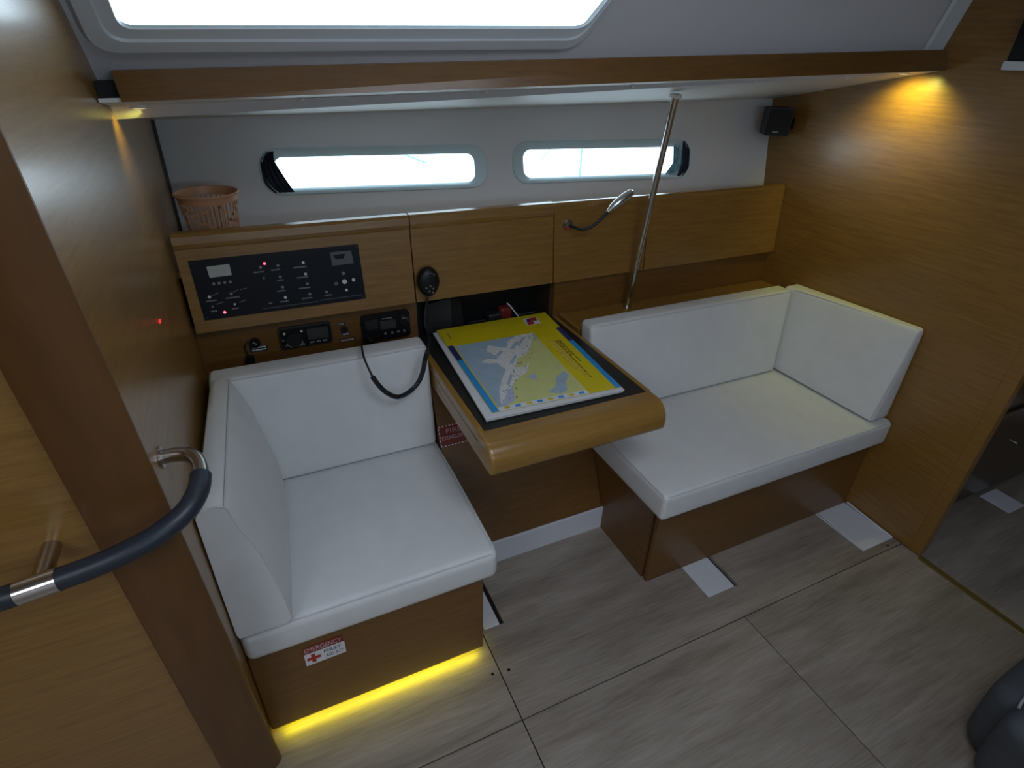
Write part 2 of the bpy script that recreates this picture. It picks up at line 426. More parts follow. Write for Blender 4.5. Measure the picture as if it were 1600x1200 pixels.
for i in range(len(ss)-1):
    for j in range(nt-1):
        if sA-1e-6 <= ss[i] < sB-1e-6 and 3 <= j < 6: continue
        fs.append((i*nt+j, (i+1)*nt+j, (i+1)*nt+j+1, i*nt+j+1))
m.add(vs, fs); vb = [S(sk(s, t), t, -.02) for s in ss for t in tt(s)]; m.add(vb, [tuple(reversed(f)) for f in fs])
CE = thing('ceiling', (1, -.5, ZC), kind='structure')
build(m, 'coachroof_side', 'headliner', CE, True)
hl = []
for (a, b, c, d) in HATCHES: hl.append([(a, c), (b, c), (b, d), (a, d)])
build(MB().plate([[(-1.6, -2.4), (3.9, -2.4), (3.9, 0.9), (-1.6, 0.9)]]+hl, XY(ZC), 0, .05), 'headlining', 'headliner', CE)
# facet strip next to the right bulkhead
m = MB(); loops = []
for t in (-.05, 0, .2, .4, .6, tmax(1)):
    loops.append([S(.968, t, .002), S(.972, t, .010), S(.997, t, .020), S(.999, t, -.005)])
m.loft(loops, closed=False); build(m, 'edge_strip', 'gelcoat', CE)
for k, (a, b, c, d) in enumerate(HATCHES):
    hw = thing('window_%d' % (k+4), ((a+b)/2, (c+d)/2, ZC), kind='structure')
    o = [rrect(a-.03, b+.03, c-.03, d+.03, .05), rrect(a+.02, b-.02, c+.02, d-.02, .04)]
    build(MB().plate(o, XY(ZC), -.012, .0), 'hatch_frame', 'gelcoat', hw)
# the large window
wn = thing('window_1', S(.24, .1), kind='structure')
def ring(sl, sr, tl, tr_, ttop, r, n=8):
    q = [(sl, ttop), (sl, tl), (sr, tr_), (sr+.13*(ttop-tr_), ttop)]
    # rounded quad in (s*2.34, t*.6) metric
    K = (2.34, .62); P = [Vector((a*K[0], b*K[1], 0)) for a, b in q]; out = []
    for i in range(4):
        p = P[i]; u = (P[i-1]-p).normalized(); w = (P[(i+1) % 4]-p).normalized()
        a = p+u*r; b = p+w*r
        for k in range(n+1):
            x = k/n; out.append((a*(1-x)**2+p*2*x*(1-x)+b*x*x))
    return [(v.x/K[0], v.y/K[1]) for v in out]
R0 = ring(.014, .440, .125, .075, .86, .045); R1 = ring(.018, .4385, .135, .085, .85, .042)
R2 = ring(.030, .437, .170, .122, .83, .036); R2b = ring(.031, .4368, .174, .126, .829, .036); R3 = ring(.041, .440, .203, .166, .80, .026)
m = MB().loft([[S(*p, 0) for p in R0], [S(*p, .014) for p in R1], [S(*p, .016) for p in R2], [S(*p, .011) for p in R2b], [S(*p, .012) for p in R3], [S(*p, .002) for p in R3]])
build(m, 'window_frame', 'gelcoat', wn, True, angle=28)
m = MB(); lo = [S(*p, .003) for p in R3]; hi = [S(*p, .006) for p in R3]; n_ = len(lo)
cl = sum(lo, Vector())/n_; ch = sum(hi, Vector())/n_
m.add(lo+hi+[cl, ch], [((i+1) % n_, i, 2*n_) for i in range(n_)]+[(i+n_, (i+1) % n_+n_, 2*n_+1) for i in range(n_)]+[(i, (i+1) % n_, (i+1) % n_+n_, i+n_) for i in range(n_)])
build(m, 'pane', 'pane_glass', wn)
build(MB().tube([(0.17, 0.52, 1.78), (0.12, 0.62, 2.1)], .006, 6), 'rigging_line', 'rope', None, label='short pale line seen through the large overhead window', cat='rope')

# ---- rest of the cabin, behind and beside the camera
fo_ = lambda u, v, w: Vector((u, -2.45+w, v))
build(MB().plate([[(-1.65, 0), (3.95, 0), (3.95, ZC), (-1.65, ZC)], rrect(*OPP, .06)], fo_, 0, .05), 'wall_front', 'white_liner', kind='structure')
ow = thing('window_6', ((OPP[0]+OPP[1])/2, -2.4, OPP[2]), kind='structure')
build(MB().plate([rrect(OPP[0]-.03, OPP[1]+.03, OPP[2]-.03, OPP[3]+.03, .08), rrect(OPP[0]+.01, OPP[1]-.01, OPP[2]+.01, OPP[3]-.01, .05)], fo_, .05, .062), 'window_frame', 'gelcoat', ow)
build(MB().prism(rrect(*OPP, .06), fo_, .02, .026), 'pane', 'pane_glass', ow)
build(MB().box(-1.65, -1.6, -2.4, 0.1, 0, ZC), 'wall_aft', 'wood_y', kind='structure')
build(MB().box(3.9, 3.95, -2.4, 0.9, 0, ZC), 'wall_forward', 'wood_y', kind='structure')
build(MB().box(XB+.035, 3.9, 0.85, 0.9, 0, ZC), 'wall_outer', 'white_liner', kind='structure')

# ---- sloping hull panel below the chart table, white board at its foot
slope = .455
build(MB().hexa([(0.642, .424, .095), (1.234, .424, .095), (1.234, .46, .095), (0.642, .46, .095), (0.642, .70, .70), (1.234, .70, .70), (1.234, .74, .70), (0.642, .74, .70)]), 'wall_lower', 'wood_base', kind='structure')
build(MB().bbox(0.62, 1.24, .415, .425, -.012, .104, .002, 1), 'baseboard_back', 'pad_white', kind='structure')

# =================================================================== OVERHEAD SHELF
sh = thing('overhead_shelf', (1.15, .6, 1.5), 'long wooden overhead shelf with pale underside running between the two bulkheads', 'shelf')
fl = [Vector((.02, .46, 1.528)), Vector((2.289, .367, 1.615))]
ft = [Vector((.014, .487, 1.578)), Vector((2.289, .381, 1.672))]
bk = Vector((0, .022, 0))
m = MB().hexa([fl[0], fl[1], fl[1]+bk, fl[0]+bk, ft[0], ft[1], ft[1]+bk*2, ft[0]+bk*2])
build(m, 'fascia', 'wood_base', sh)
u0 = [Vector((XW+.002, .474, 1.526)), Vector((2.289, .384, 1.6135)), Vector((2.289, 1.028, 1.489)), Vector((XW+.002, 1.292, 1.418))]
m = MB().hexa([u0[0], u0[1], u0[2], u0[3]]+[p+Vector((0, .0, .007)) for i, p in enumerate(u0)])
build(m, 'underside', 'shelf_white', sh)
for x in (0.35, 0.78, 1.20, 1.62, 2.0):
    f = (x-.02)/2.27; p = fl[0].lerp(fl[1], f)+Vector((0, .10, -.0145-.004*f))
    build(MB().prism(circle(p.x, p.y, .005, 8), XY(p.z), -.003, .004), 'screw_cap', 'shelf_white', sh)
build(MB().box(XW+.001, .016, .495, .56, 1.535, 1.56), 'end_gap', 'black_matt', sh)  # solid black block in place of the shade in the gap beside the wall

def downlight(loc, energy, size, label, aim):
    t = thing('downlight', loc, label, 'lamp', 'shelf end downlights')
    x, y, z = loc
    build(MB().prism(circle(x, y, .018, 20), XY(z), 0, .012), 'housing', 'shelf_white', t, True)
    build(MB().prism(circle(x, y, .012, 16), XY(z), -.001, .002), 'lens', 'lamp_warm', t)
    l = bpy.data.lights.new('downlight_beam', 'SPOT'); l.energy = energy; l.spot_size = math.radians(size); l.spot_blend = .8
    l.color = (1.0, .93, .16); l.shadow_soft_size = .012
    o = bpy.data.objects.new('downlight_beam', l); COL.objects.link(o); o.parent = t; o.location = (0, 0, -.006)
    o.rotation_euler = Vector(aim).to_track_quat('-Z', 'Y').to_euler()
downlight((2.190, .435, 1.602), 5.0, 128, 'small warm downlight under the shelf beside the right bulkhead', (.62, .0, -1))
downlight((.030, .60, 1.507), .8, 110, 'small warm downlight under the shelf beside the left wall', (-.9, .10, -1))

# =================================================================== WALL CABINETS
def yp(z): return .845-(1.176-z)*.1004
def PP(x, z, w=0): return Vector((x, yp(z)-.995*w, z+.1*w))
def cab(x0, x1, label, lip):
    t = thing('wall_cabinet', ((x0+x1)/2, .9, .897), label, 'cabinet', 'row of cabinets below the portlights')
    g = .0022
    prof = [(yp(.897), .897), (yp(1.136), 1.136), (yp(1.142)-.004, 1.142), (yp(1.15)-.008, 1.152), (yp(1.17)-.007, 1.172), (yp(1.176), 1.180), (yp(1.176)+.022, 1.181), (yp(1.176)+.030, 1.170), (.880, 1.06), (.850, .897)] if lip else \
           [(yp(.897), .897), (yp(1.160), 1.160), (yp(1.17)+.002, 1.173), (yp(1.176)+.008, 1.178), (yp(1.176)+.022, 1.178), (yp(1.176)+.028, 1.168), (.880, 1.06), (.850, .897)]
    build(MB().prism(prof, fyz, x0+g, x1-g), 'door', 'wood_x', t)
    build(MB().box(x0+.001, x1-.001, .880, .94, .897, 1.050), 'carcass', 'wood_dark', t)
    return t
cab(-.012, .649, 'wall cabinet at the left end carrying the black switch panel', True)
cab(.649, 1.171, 'wall cabinet with plain wooden front above the dark open niche', True)
cab(1.171, 1.580, 'wall cabinet with the flexible reading lamp on its front', False)
cab(1.580, XB-.001, 'plain wall cabinet at the right end of the row against the bulkhead', False)
m = MB(); zt = 1.068
m.hexa([(XW+.001, .86, zt-.015), (XB-.001, .86, zt-.015), (XB-.001, HP(2.29, zt-.015).y-.002, zt-.015), (XW+.001, HP(0, zt-.015).y-.002, zt-.015),
        (XW+.001, .86, zt), (XB-.001, .86, zt), (XB-.001, HP(2.29, zt).y-.002, zt), (XW+.001, HP(0, zt).y-.002, zt)])
build(m, 'cabinet_top', 'wood_table', None, label='long narrow varnished wooden top along the hull below the portlights', cat='worktop')
# lower boards
build(MB().box(XW+.001, .660, .860, .880, .60, .897), 'instrument_board', 'wood_base', None, label='wooden board carrying the stereo, socket and marine radio', cat='panel')
build(MB().box(1.194, XB-.001, .842, .875, .70, .897), 'backing_panel', 'wood_base', None, label='dark wooden board behind the right bench, below the cabinets', cat='panel')
build(MB().bbox(1.222, XB-.001, .688, .841, .735, .756, .003, 2), 'bench_ledge', 'wood_table', None, label='varnished wooden ledge behind the right backrest with the pole foot', cat='ledge')
# open niche
ni = thing('niche', (.925, .95, .72), 'dark open niche in the wall behind the chart table', 'niche')
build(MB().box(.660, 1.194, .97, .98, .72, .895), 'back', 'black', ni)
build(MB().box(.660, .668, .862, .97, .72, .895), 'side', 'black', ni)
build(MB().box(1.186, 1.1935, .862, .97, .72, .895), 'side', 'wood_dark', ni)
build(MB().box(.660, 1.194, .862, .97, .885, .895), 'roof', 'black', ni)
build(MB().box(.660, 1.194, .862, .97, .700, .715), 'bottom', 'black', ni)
m = MB().add([(.71, .935, .716), (.80, .90, .716), (.86, .93, .716), (.80, .965, .716), (.73, .96, .716), (.715, .94, .83), (.80, .91, .855), (.85, .94, .835), (.80, .975, .84), (.735, .965, .835)],
             [(0, 1, 6, 5), (1, 2, 7, 6), (2, 3, 8, 7), (3, 4, 9, 8), (4, 0, 5, 9), (5, 6, 7, 8, 9), (4, 3, 2, 1, 0)])
build(m, 'pouch', 'plastic_dark', None, label='dark soft pouch lying at the left inside the niche', cat='pouch')
build(MB().bbox(.955, 1.01, .915, .96, .716, .762, .008, 2), 'small_box', 'plastic_dark', None, label='small grey box inside the niche behind the yellow chart book', cat='box')
build(MB().bbox(1.008, 1.062, .925, .965, .716, .776, .012, 3), 'red_case', 'red_dark', None, label='small red case inside the dark niche', cat='case')
build(MB().tube([(1.03, .915, .800), (1.045, .912, .785), (1.075, .905, .742), (1.085, .90, .718)], .0028, 8), 'pen', 'mark_white', None, True, label='thin white pen leaning against the red case in the niche', cat='pen')

# ---- electrical switch panel
sw = thing('switch_panel', PP(.25, .934), 'black electrical switch panel with red lights set into the left cabinet front', 'switch panel')
build(MB().prism([(.017, 1.106), (.482, 1.107), (.485, .935), (.020, .934)], PP, .0, .004), 'plate', 'panel_black', sw)
d = build(MB().prism([(.058, 1.086), (.117, 1.088), (.117, 1.056), (.060, 1.055)], PP, .004, .0055), 'display', 'lcd_light', sw)
build(MB().prism([(.396, 1.091), (.459, 1.090), (.462, 1.051), (.397, 1.050)], PP, .004, .005), 'meter', 'print_dim', sw)
build(MB().prism([(.404, 1.082), (.44, 1.083), (.434, 1.069), (.41, 1.068)], PP, .005, .0054), 'meter_scale', 'panel_black', sw)
BTN = [(0.047, 1.001), (0.104, 1.003), (0.049, 0.972), (0.107, 0.971), (0.196, 1.069), (0.244, 1.069), (0.315, 1.069), (0.199, 1.037), (0.244, 1.035), (0.316, 1.035), (0.245, 1.004), (0.316, 1.005), (0.247, 0.972), (0.318, 0.973), (0.368, 0.973)]
LAB = [(0.049, 0.989, 0.027), (0.106, 0.991, 0.037), (0.05, 0.958, 0.017), (0.106, 0.958, 0.017), (0.19, 1.056, 0.028), (0.236, 1.057, 0.025), (0.304, 1.057, 0.037), (0.243, 1.025, 0.018), (0.306, 1.026, 0.032), (0.24, 0.993, 0.025), (0.307, 0.993, 0.034), (0.242, 0.96, 0.026), (0.309, 0.961, 0.03), (0.372, 0.962, 0.023), (0.203, 0.96, 0.01)]
for k, (x, z) in enumerate(BTN):
    r = .0042 if k not in (2, 3, 7) else .003
    build(MB().prism(circle(x, z, r, 10), PP, .004, .0068), 'button', 'print_grey' if k % 3 else 'mark_white', sw)
for x in (.066, .080, .0945, .109):
    build(MB().prism(circle(x, 1.037, .004, 10), PP, .004, .0065), 'button', 'print_grey', sw)
for (x, z, mm, r) in ((.426, .998, 'mark_white', .0075), (.400, .995, 'print_dim', .006), (.454, 1.0, 'mark_white', .005), (.426, 1.024, 'print_grey', .005), (.428, .971, 'mark_white', .0042)):
    build(MB().prism(circle(x, z, r, 12), PP, .004, .008), 'button', mm, sw)
def dashes(m, x, z, w, h, fn, lift):
    u = x-w/2; rnd = random.Random(int(x*1e4+z*1e3))
    while u < x+w/2-.001:
        q = rnd.uniform(.0022, .0045); q = min(q, x+w/2-u)
        m.prism([(u, z-h/2), (u+q, z-h/2), (u+q, z+h/2*rnd.uniform(.6, 1)), (u, z+h/2)], fn, lift, lift+.0003); u += q+.0009
    return m
for (x, z, w) in LAB:
    build(dashes(MB(), x, z, w, .0042, PP, .004), 'lettering', 'print_grey', sw)
build(dashes(MB(), .26, .946, .16, .0026, PP, .004), 'lettering', 'print_dim', sw)
build(dashes(MB(), .41, .949, .13, .0026, PP, .004), 'lettering', 'print_dim', sw)
for (x0, z0, x1, z1) in ((.11, 1.006, .125, 1.012), (.055, 1.004, .075, 1.010), (.13, 1.011, .148, 1.014), (.06, .977, .08, .982), (.12, .974, .14, .980)):
    build(MB().prism([(x0, z0-.0008), (x1, z1-.0008), (x1, z1+.0008), (x0, z0+.0008)], PP, .004, .0043), 'diagram_line', 'print_grey', sw)
for (x, z) in ((.209, 1.0785), (.076, .951)):
    build(MB().prism(circle(x, z, .0034, 10), PP, .004, .0065), 'warning_light', 'led_red', sw, label='lit red warning light')
for (x, z) in ((.024, 1.100), (.476, 1.100), (.478, .941), (.027, .940)):
    build(MB().prism(circle(x, z, .0025, 8), PP, .004, .005), 'screw', 'plastic_dark', sw)

# ---- stereo, socket, VHF radio, plug
RY = .860; RP = XZ(RY)
st = thing('car_stereo', (.288, RY, .787), 'black compact stereo with big round dial, mounted left of the socket', 'stereo')
build(MB().prism(rrect(.207, .369, .786, .861, .010), RP, 0, .010), 'bezel', 'plastic_dark', st)
build(MB().prism(rrect(.212, .364, .791, .855, .008), RP, .010, .013), 'face', 'black', st)
build(MB().prism(circle(.250, .818, .025, 24), RP, .013, .022), 'dial', 'black_matt', st, True)
for a0, a1 in ((200, 245), (300, 345)):
    arc = [(.250+.0265*math.cos(math.radians(a)), .818+.0265*math.sin(math.radians(a))) for a in range(a0, a1+1, 9)] + [(.250+.0235*math.cos(math.radians(a)), .818+.0235*math.sin(math.radians(a))) for a in range(a1, a0-1, -9)]
    build(MB().prism(arc, RP, .013, .0225), 'dial_mark', 'print_grey', st)
build(MB().prism(rrect(.292, .357, .808, .847, .003), RP, .013, .0145), 'screen', 'screen_grey', st)
for (x, z, mm) in ((.224, .842, 'mark_white'), (.276, .843, 'mark_white'), (.276, .797, 'print_grey'), (.224, .800, 'print_dim'), (.217, .820, 'print_dim')):
    build(MB().prism(circle(x, z, .0038, 10), RP, .013, .015), 'button', mm, st)
for x in (.303, .323, .343):
    build(MB().prism(rrect(x-.007, x+.007, .797, .802, .002, 3), RP, .013, .015), 'button', 'print_grey', st)

so = thing('power_socket', (.410, RY, .81), 'small round black power socket between the stereo and the marine radio', 'socket')
build(MB().plate([circle(.410, .821, .0125, 20), circle(.410, .821, .009, 20)], RP, 0, .005), 'ring', 'plastic_dark', so, True)
build(MB().prism(circle(.410, .821, .009, 16), RP, .0, .0015), 'contact_well', 'black_matt', so)
sl = thing('label_strip', (.412, RY, .775), 'dark label strips with white print around the power socket', 'label')
for (x, z, w) in ((.403, .842, .024), (.414, .803, .026), (.416, .781, .054)):
    b_ = build(MB().prism([(x-w/2, z-.0055), (x+w/2, z-.0055), (x+w/2, z+.0055), (x-w/2, z+.0055)], RP, 0, .001), 'strip', 'ink', sl)
    if z > .83: text('lettering', '12V', 'mark_white', b_, lambda u, v, w_: RP(u, v, .001+w_), x-.009, z-.0038, .0076, .018)
    else: build(dashes(MB(), x, z, w*.8, .005, RP, .001), 'lettering', 'mark_white' if z > .79 else 'pink_text', b_)
pg = thing('plug_socket', (.125, RY, .76), 'black plug with a thin looped lead and label, left of the stereo', 'socket')
build(MB().prism(circle(.135, .824, .0155, 20), RP, 0, .014), 'plug', 'black', pg, True)
build(MB().prism([(.128, .829), (.131, .832), (.141, .822), (.138, .819)], RP, .014, .0155), 'slot_mark', 'print_grey', pg)
build(MB().tube(spline([RP(.128, .833, .006), RP(.114, .832, .010), RP(.105, .815, .012), RP(.107, .795, .012), RP(.112, .778, .010)], 6), .0018, 8), 'lead', 'cord_black', pg, True)
build(MB().prism(rrect(.098, .124, .757, .783, .006), RP, 0, .020), 'connector', 'black', pg)
b_ = build(MB().prism([(.116, .790), (.168, .789), (.168, .809), (.116, .810)], RP, 0, .001), 'label_strip', 'ink', pg)
build(dashes(dashes(MB(), .145, .8045, .040, .005, RP, .001), .143, .796, .042, .005, RP, .001), 'lettering', 'mark_white', b_)

vh = thing('marine_radio', (.547, RY, .767), 'black marine radio with grey screen and chrome ringed knob', 'radio')
build(MB().prism(rrect(.466, .630, .767, .862, .012), RP, 0, .016), 'housing', 'black', vh)
build(MB().prism(rrect(.527, .580, .806, .836, .003), RP, .016, .0175), 'screen', 'screen_grey', vh)
build(MB().prism(rrect(.478, .520, .812, .845, .004), RP, .016, .0175), 'speaker_grille', 'plastic_dark', vh)
build(MB().prism(circle(.609, .828, .010, 20), RP, .016, .030), 'knob', 'black', vh, True)
build(MB().plate([circle(.609, .828, .0135, 24), circle(.609, .828, .0105, 24)], RP, .016, .022), 'knob_ring', 'chrome', vh, True)
for x in (.541, .565, .586, .607):
    build(MB().prism(circle(x, .789, .004, 8), RP, .016, .018), 'button', 'print_grey', vh)
build(dashes(MB(), .552, .844, .034, .004, RP, .016), 'lettering', 'print_grey', vh)
build(MB().bbox(.470, .500, RY-.034, RY-.014, .764, .784, .005, 2), 'cable_gland', 'black', vh)

# ---- handset with coiled cord
hs = thing('radio_handset', (.69, .79, .91), 'black oval radio handset hung on the cabinet with its coiled cord', 'handset')
out_ = []
for k in range(28):
    a = 2*PI*k/28; rx = .038*(1-.12*max(0, -math.sin(a))); out_.append((rx*math.cos(a), .050*math.sin(a)))
loops = []
for (sc_, w) in ((.80, .0), (.97, .006), (1, .015), (.95, .024), (.78, .031), (.40, .034), (.02, .0345)):
    loops.append([PP(.690+u*sc_, .968+v*sc_, w+.006) for u, v in out_])
build(MB().loft(loops), 'body', 'black', hs, True, angle=60)
for (u, v) in ((.676, .953), (.691, .957), (.700, .948), (.686, .941), (.697, .935)):
    build(MB().prism(circle(u, v, .0028, 8), PP, .034, .042), 'key', 'print_grey', hs)
arc = [(.690+.020*math.cos(math.radians(a)), .985+.014*math.sin(math.radians(a))) for a in range(20, 161, 14)]
build(MB().tube([PP(u, v, .0375) for u, v in arc], .0016, 6), 'grip_line', 'print_dim', hs, True)
c1 = spline([(.685, .80, .918), (.668, .79, .86), (.664, .77, .815), (.650, .69, .826), (.618, .600, .826)], 8)
build(MB().tube(c1, .0035, 8), 'cord', 'cord_black', hs, True)
path = spline([(.618, .600, .826), (.603, .585, .806), (.592, .582, .765), (.575, .582, .730), (.545, .580, .705), (.508, .578, .695), (.475, .578, .717), (.452, .580, .750), (.438, .583, .780)], 22)
turns = 62; m = MB(); n_ = turns*9; cp = []
upv = Vector((0, -1, .1)).normalized()
for i in range(n_+1):
    f = i/n_*(len(path)-1); a = int(min(f, len(path)-2)); p = path[a].lerp(path[a+1], f-a)
    t = (path[min(a+2, len(path)-1)]-path[max(a-1, 0)]).normalized(); e1 = (upv-t*upv.dot(t)).normalized(); e2 = t.cross(e1)
    an = 2*PI*turns*i/n_; cp.append(p+(e1*math.cos(an)+e2*math.sin(an))*.0060)
m.tube(cp, .0023, 5)
build(m, 'coiled_cord', 'cord_black', hs, True)
build(MB().tube(spline([(.438, .583, .780), (.428, .590, .815), (.425, .62, .834), (.436, .70, .832), (.458, .79, .818), (.482, .8245, .777)], 8), .0032, 8), 'cord', 'cord_black', hs, True)
build(MB().bbox(.672, .708, yp(.96)-.0075, yp(.96)+.002, .945, .985, .002, 1), 'clip', 'plastic_dark', hs)

# ---- reading lamp
rl = thing('reading_lamp', PP(1.224, 1.09), 'flexible reading lamp with black arm and chrome shade on the cabinet front', 'lamp')
build(MB().loft([[PP(u, v, w) for u, v in circle(1.224, 1.102, r, 20)] for r, w in ((.021, 0), (.021, .003), (.015, .008), (.013, .016), (.0005, .017))]), 'base', 'steel', rl, True, angle=50)
build(MB().prism(circle(1.217, 1.093, .0065, 12), PP, .008, .020), 'switch', 'red', rl, True, label='red push switch')
arm = spline([PP(1.226, 1.100, .016), PP(1.240, 1.095, .045), (1.262, .785, 1.095), (1.295, .775, 1.110), (1.325, .770, 1.135), (1.350, .770, 1.160)], 8)
build(MB().tube(arm, .0055, 10), 'arm', 'cord_black', rl, True)
hd = [Vector((1.345, .770, 1.154)), Vector((1.362, .768, 1.170)), Vector((1.385, .766, 1.186)), Vector((1.410, .764, 1.203)), Vector((1.432, .762, 1.217)), Vector((1.438, .762, 1.220))]
build(MB().tube(hd, 0, 16, rs=[.006, .012, .0155, .0155, .012, .003]), 'shade', 'chrome', rl, True)

# ---- basket
bk_ = thing('basket', (.097, .958, 1.068), 'small tan slotted plastic basket on the cabinet top in the left corner', 'basket')
bx, by, bz, h = .097, .958, 1.068, .195
def bring(r, z, n=40): return [Vector((bx+r*math.cos(2*PI*k/n), by+r*math.sin(2*PI*k/n), bz+z)) for k in range(n)]
def rr_(z): return .056+.024*z/h
build(MB().loft([bring(rr_(.172), .172), bring(rr_(.189), .189), bring(.085, .189), bring(.0865, .193), bring(.084, .196), bring(.080, .195), bring(rr_(.172)-.002, .172)]), 'rim', 'basket_plastic', bk_, True)
m = MB().loft([bring(.053, 0), bring(.056, .001), bring(rr_(.014), .014), bring(rr_(.014)-.002, .014), bring(.054, .003)]); m.f.append(tuple(range(40)))
build(m, 'bottom', 'basket_plastic', bk_, True)
m = MB(); NS = 34
for k in range(NS):
    a = 2*PI*k/NS; da = .062
    pts = []
    for z in (.012, .174):
        for r_, s in ((rr_(z), -1), (rr_(z), 1), (rr_(z)-.002, 1), (rr_(z)-.002, -1)):
            pts.append((bx+r_*math.cos(a+s*da*.5), by+r_*math.sin(a+s*da*.5), bz+z))
    b0 = MB().hexa(pts); build(b0, 'slat', 'basket_plastic', bk_)
for z in (.035, .068, .10, .13, .155):
    rnd = random.Random(int(z*1000))
    for k in range(NS):
        if rnd.random() < .55: continue
        a = 2*PI*k/NS; zz = z+rnd.uniform(-.012, .012); pts = []
        for q in (zz-.004, zz+.004):
            for r_, s in ((rr_(q)-.0002, 0), (rr_(q)-.0002, 1), (rr_(q)-.002, 1), (rr_(q)-.002, 0)):
                pts.append((bx+r_*math.cos(a+s*2*PI/NS), by+r_*math.sin(a+s*2*PI/NS), bz+q))
        build(MB().hexa(pts), 'cross_piece', 'basket_plastic', bk_)

# ---- speaker in the corner
spk = thing('speaker', (2.215, .90, 1.36), 'small black cube speaker in the corner below the shelf', 'speaker')
ca, sa = math.cos(math.radians(-34)), math.sin(math.radians(-34))
def SPK(u, v, w): # u right, v up, w outwards
    return Vector((2.213+u*ca+w*sa*1.0, .905+u*sa-w*ca, 1.3655+v))
def srot(x0, x1, z0, z1, w0, w1, r):
    return MB().prism(rrect(x0, x1, z0, z1, r, 4), SPK, w0, w1)
build(srot(-.047, .047, 0, .102, -.055, .028, .006), 'cabinet', 'black', spk)
build(srot(-.043, .043, .004, .098, .028, .032, .005), 'grille', 'black_matt', spk)
build(srot(-.018, .006, .012, .017, .032, .0328, .001), 'badge', 'print_grey', spk)
build(MB().box(2.245, XB, .885, .925, 1.39, 1.43), 'bracket', 'black', spk)

# ---- pole
po = thing('pole', (1.505, .793, .756), 'slim polished steel pole from the ledge up to the shelf', 'pole')
p0, p1 = Vector((1.505, .792, .757)), Vector((1.507, .700, 1.527))
build(MB().tube([p0, p1], .0112, 16, rs=[.0095, .0125]), 'tube', 'chrome', po, True)
build(MB().tube([p0, p0+(p1-p0)*.012], .017, 16), 'foot', 'chrome', po, True)
build(MB().tube([p1-(p1-p0)*.012, p1], .02, 16), 'collar', 'shelf_white', po, True)

# =================================================================== BENCHES
bl = thing('bench', (.29, .35, 0), 'dark wooden base of the left bench with a yellow light under it', 'bench')
build(MB().bbox(XW+.001, .600, .0985, .118, .030, .347, .006, 3), 'front_panel', 'wood_base', bl)
build(MB().box(.582, .5995, .118, .72, .030, .347), 'side_panel', 'wood_base_y', bl)
build(MB().box(XW+.001, .5995, .70, .72, .030, .347), 'back_panel', 'wood_base', bl)
build(MB().box(XW+.001, .59, .165, .18, .0, .035), 'toe_kick', 'wood_base', bl)
build(MB().box(XW+.002, .585, .118, .70, .325, .346), 'seat_board', 'wood_base', bl)
build(MB().box(.005, .585, .106, .116, .024, .0295), 'light_strip', 'led_yellow', bl, label='glowing yellow light strip')

br = thing('bench', (1.76, .35, 0), 'dark wooden base of the right bench standing on the floor', 'bench')
build(MB().bbox(1.238, XB-.001, .1156, .135, .0, .347, .004, 2), 'front_panel', 'wood_base', br)
build(MB().box(1.236, 1.254, .145, .70, .0, .347), 'side_panel', 'wood_base_y', br)
build(MB().box(1.245, 1.27, .118, .15, .0, .347), 'groove_shade_strip', 'wood_dark', br)  # dark wood puts the shadow of the corner groove into the colour
build(MB().box(1.26, XB-.001, .135, .70, .325, .346), 'seat_board', 'wood_base', br)

def seam(pts, parent, r=.0022):
    build(MB().tube(spline(pts, 6), r, 6), 'piping', 'vinyl_seam', parent, True)
def seat(x0, x1, y0, y1, z0, z1, label, pf=.012, rd=.016):
    m = cushion([(x0, y0, z0), (x1, y0, z0), (x1, y1, z0), (x0, y1, z0), (x0, y0, z1), (x1, y0, z1), (x1, y1, z1), (x0, y1, z1)], rd, (.004, .004, pf), neg=(1, 1, 0))
    o = build(m, 'seat_cushion', 'vinyl', None, True, label, 'cushion', 'white seat cushions', angle=80)
    e = rd*.9; k = rd*.26; q = rd*.16
    seam([(x0+e, y0+k, z1-k), ((x0+x1)/2, y0+q, z1-q), (x1-e, y0+k, z1-k)], o)
    seam([(x1-k, y0+e, z1-k), (x1-q, (y0+y1)/2, z1-q), (x1-k, y1-e, z1-k)], o)
    seam([(x0+k, y0+e, z1-k), (x0+q, (y0+y1)/2, z1-q), (x0+k, y1-e, z1-k)], o)
    return o
seat(XW+.002, .640, .083, .72, .348, .450, 'white vinyl seat cushion on the left bench below the radios', .007, .023)
seat(1.200, XB-.002, .072, .66, .348, .450, 'white vinyl seat cushion on the right bench beside the chart table', .005)

def back(x0, x1, x1t, yb, yt, z1, th, thb, label):
    z0 = .4555
    c = [(x0, yb, z0), (x1, yb, z0), (x1, yb+thb, z0), (x0, yb+thb, z0), (x0, yt, z1), (x1t, yt, z1), (x1t, yt+th, z1), (x0, yt+th, z1)]
    o = build(cushion(c, .016, (.003, .007, .003), neg=(1, 1, 0)), 'back_cushion', 'vinyl', None, True, label, 'cushion', 'white back cushions', angle=80)
    e = .012
    seam([(x0+e, yt+.002, z1-.004), ((x0+x1)/2, yt-.001, z1-.003), (x1t-e, yt+.002, z1-.004)], o)
    return o
back(.000, .634, .634, .606, .660, .812, .085, .10, 'white vinyl back cushion of the left bench below the radios')
back(1.218, 2.158, 2.208, .540, .604, .802, .075, .10, 'wide white vinyl back cushion of the right bench below the pole')

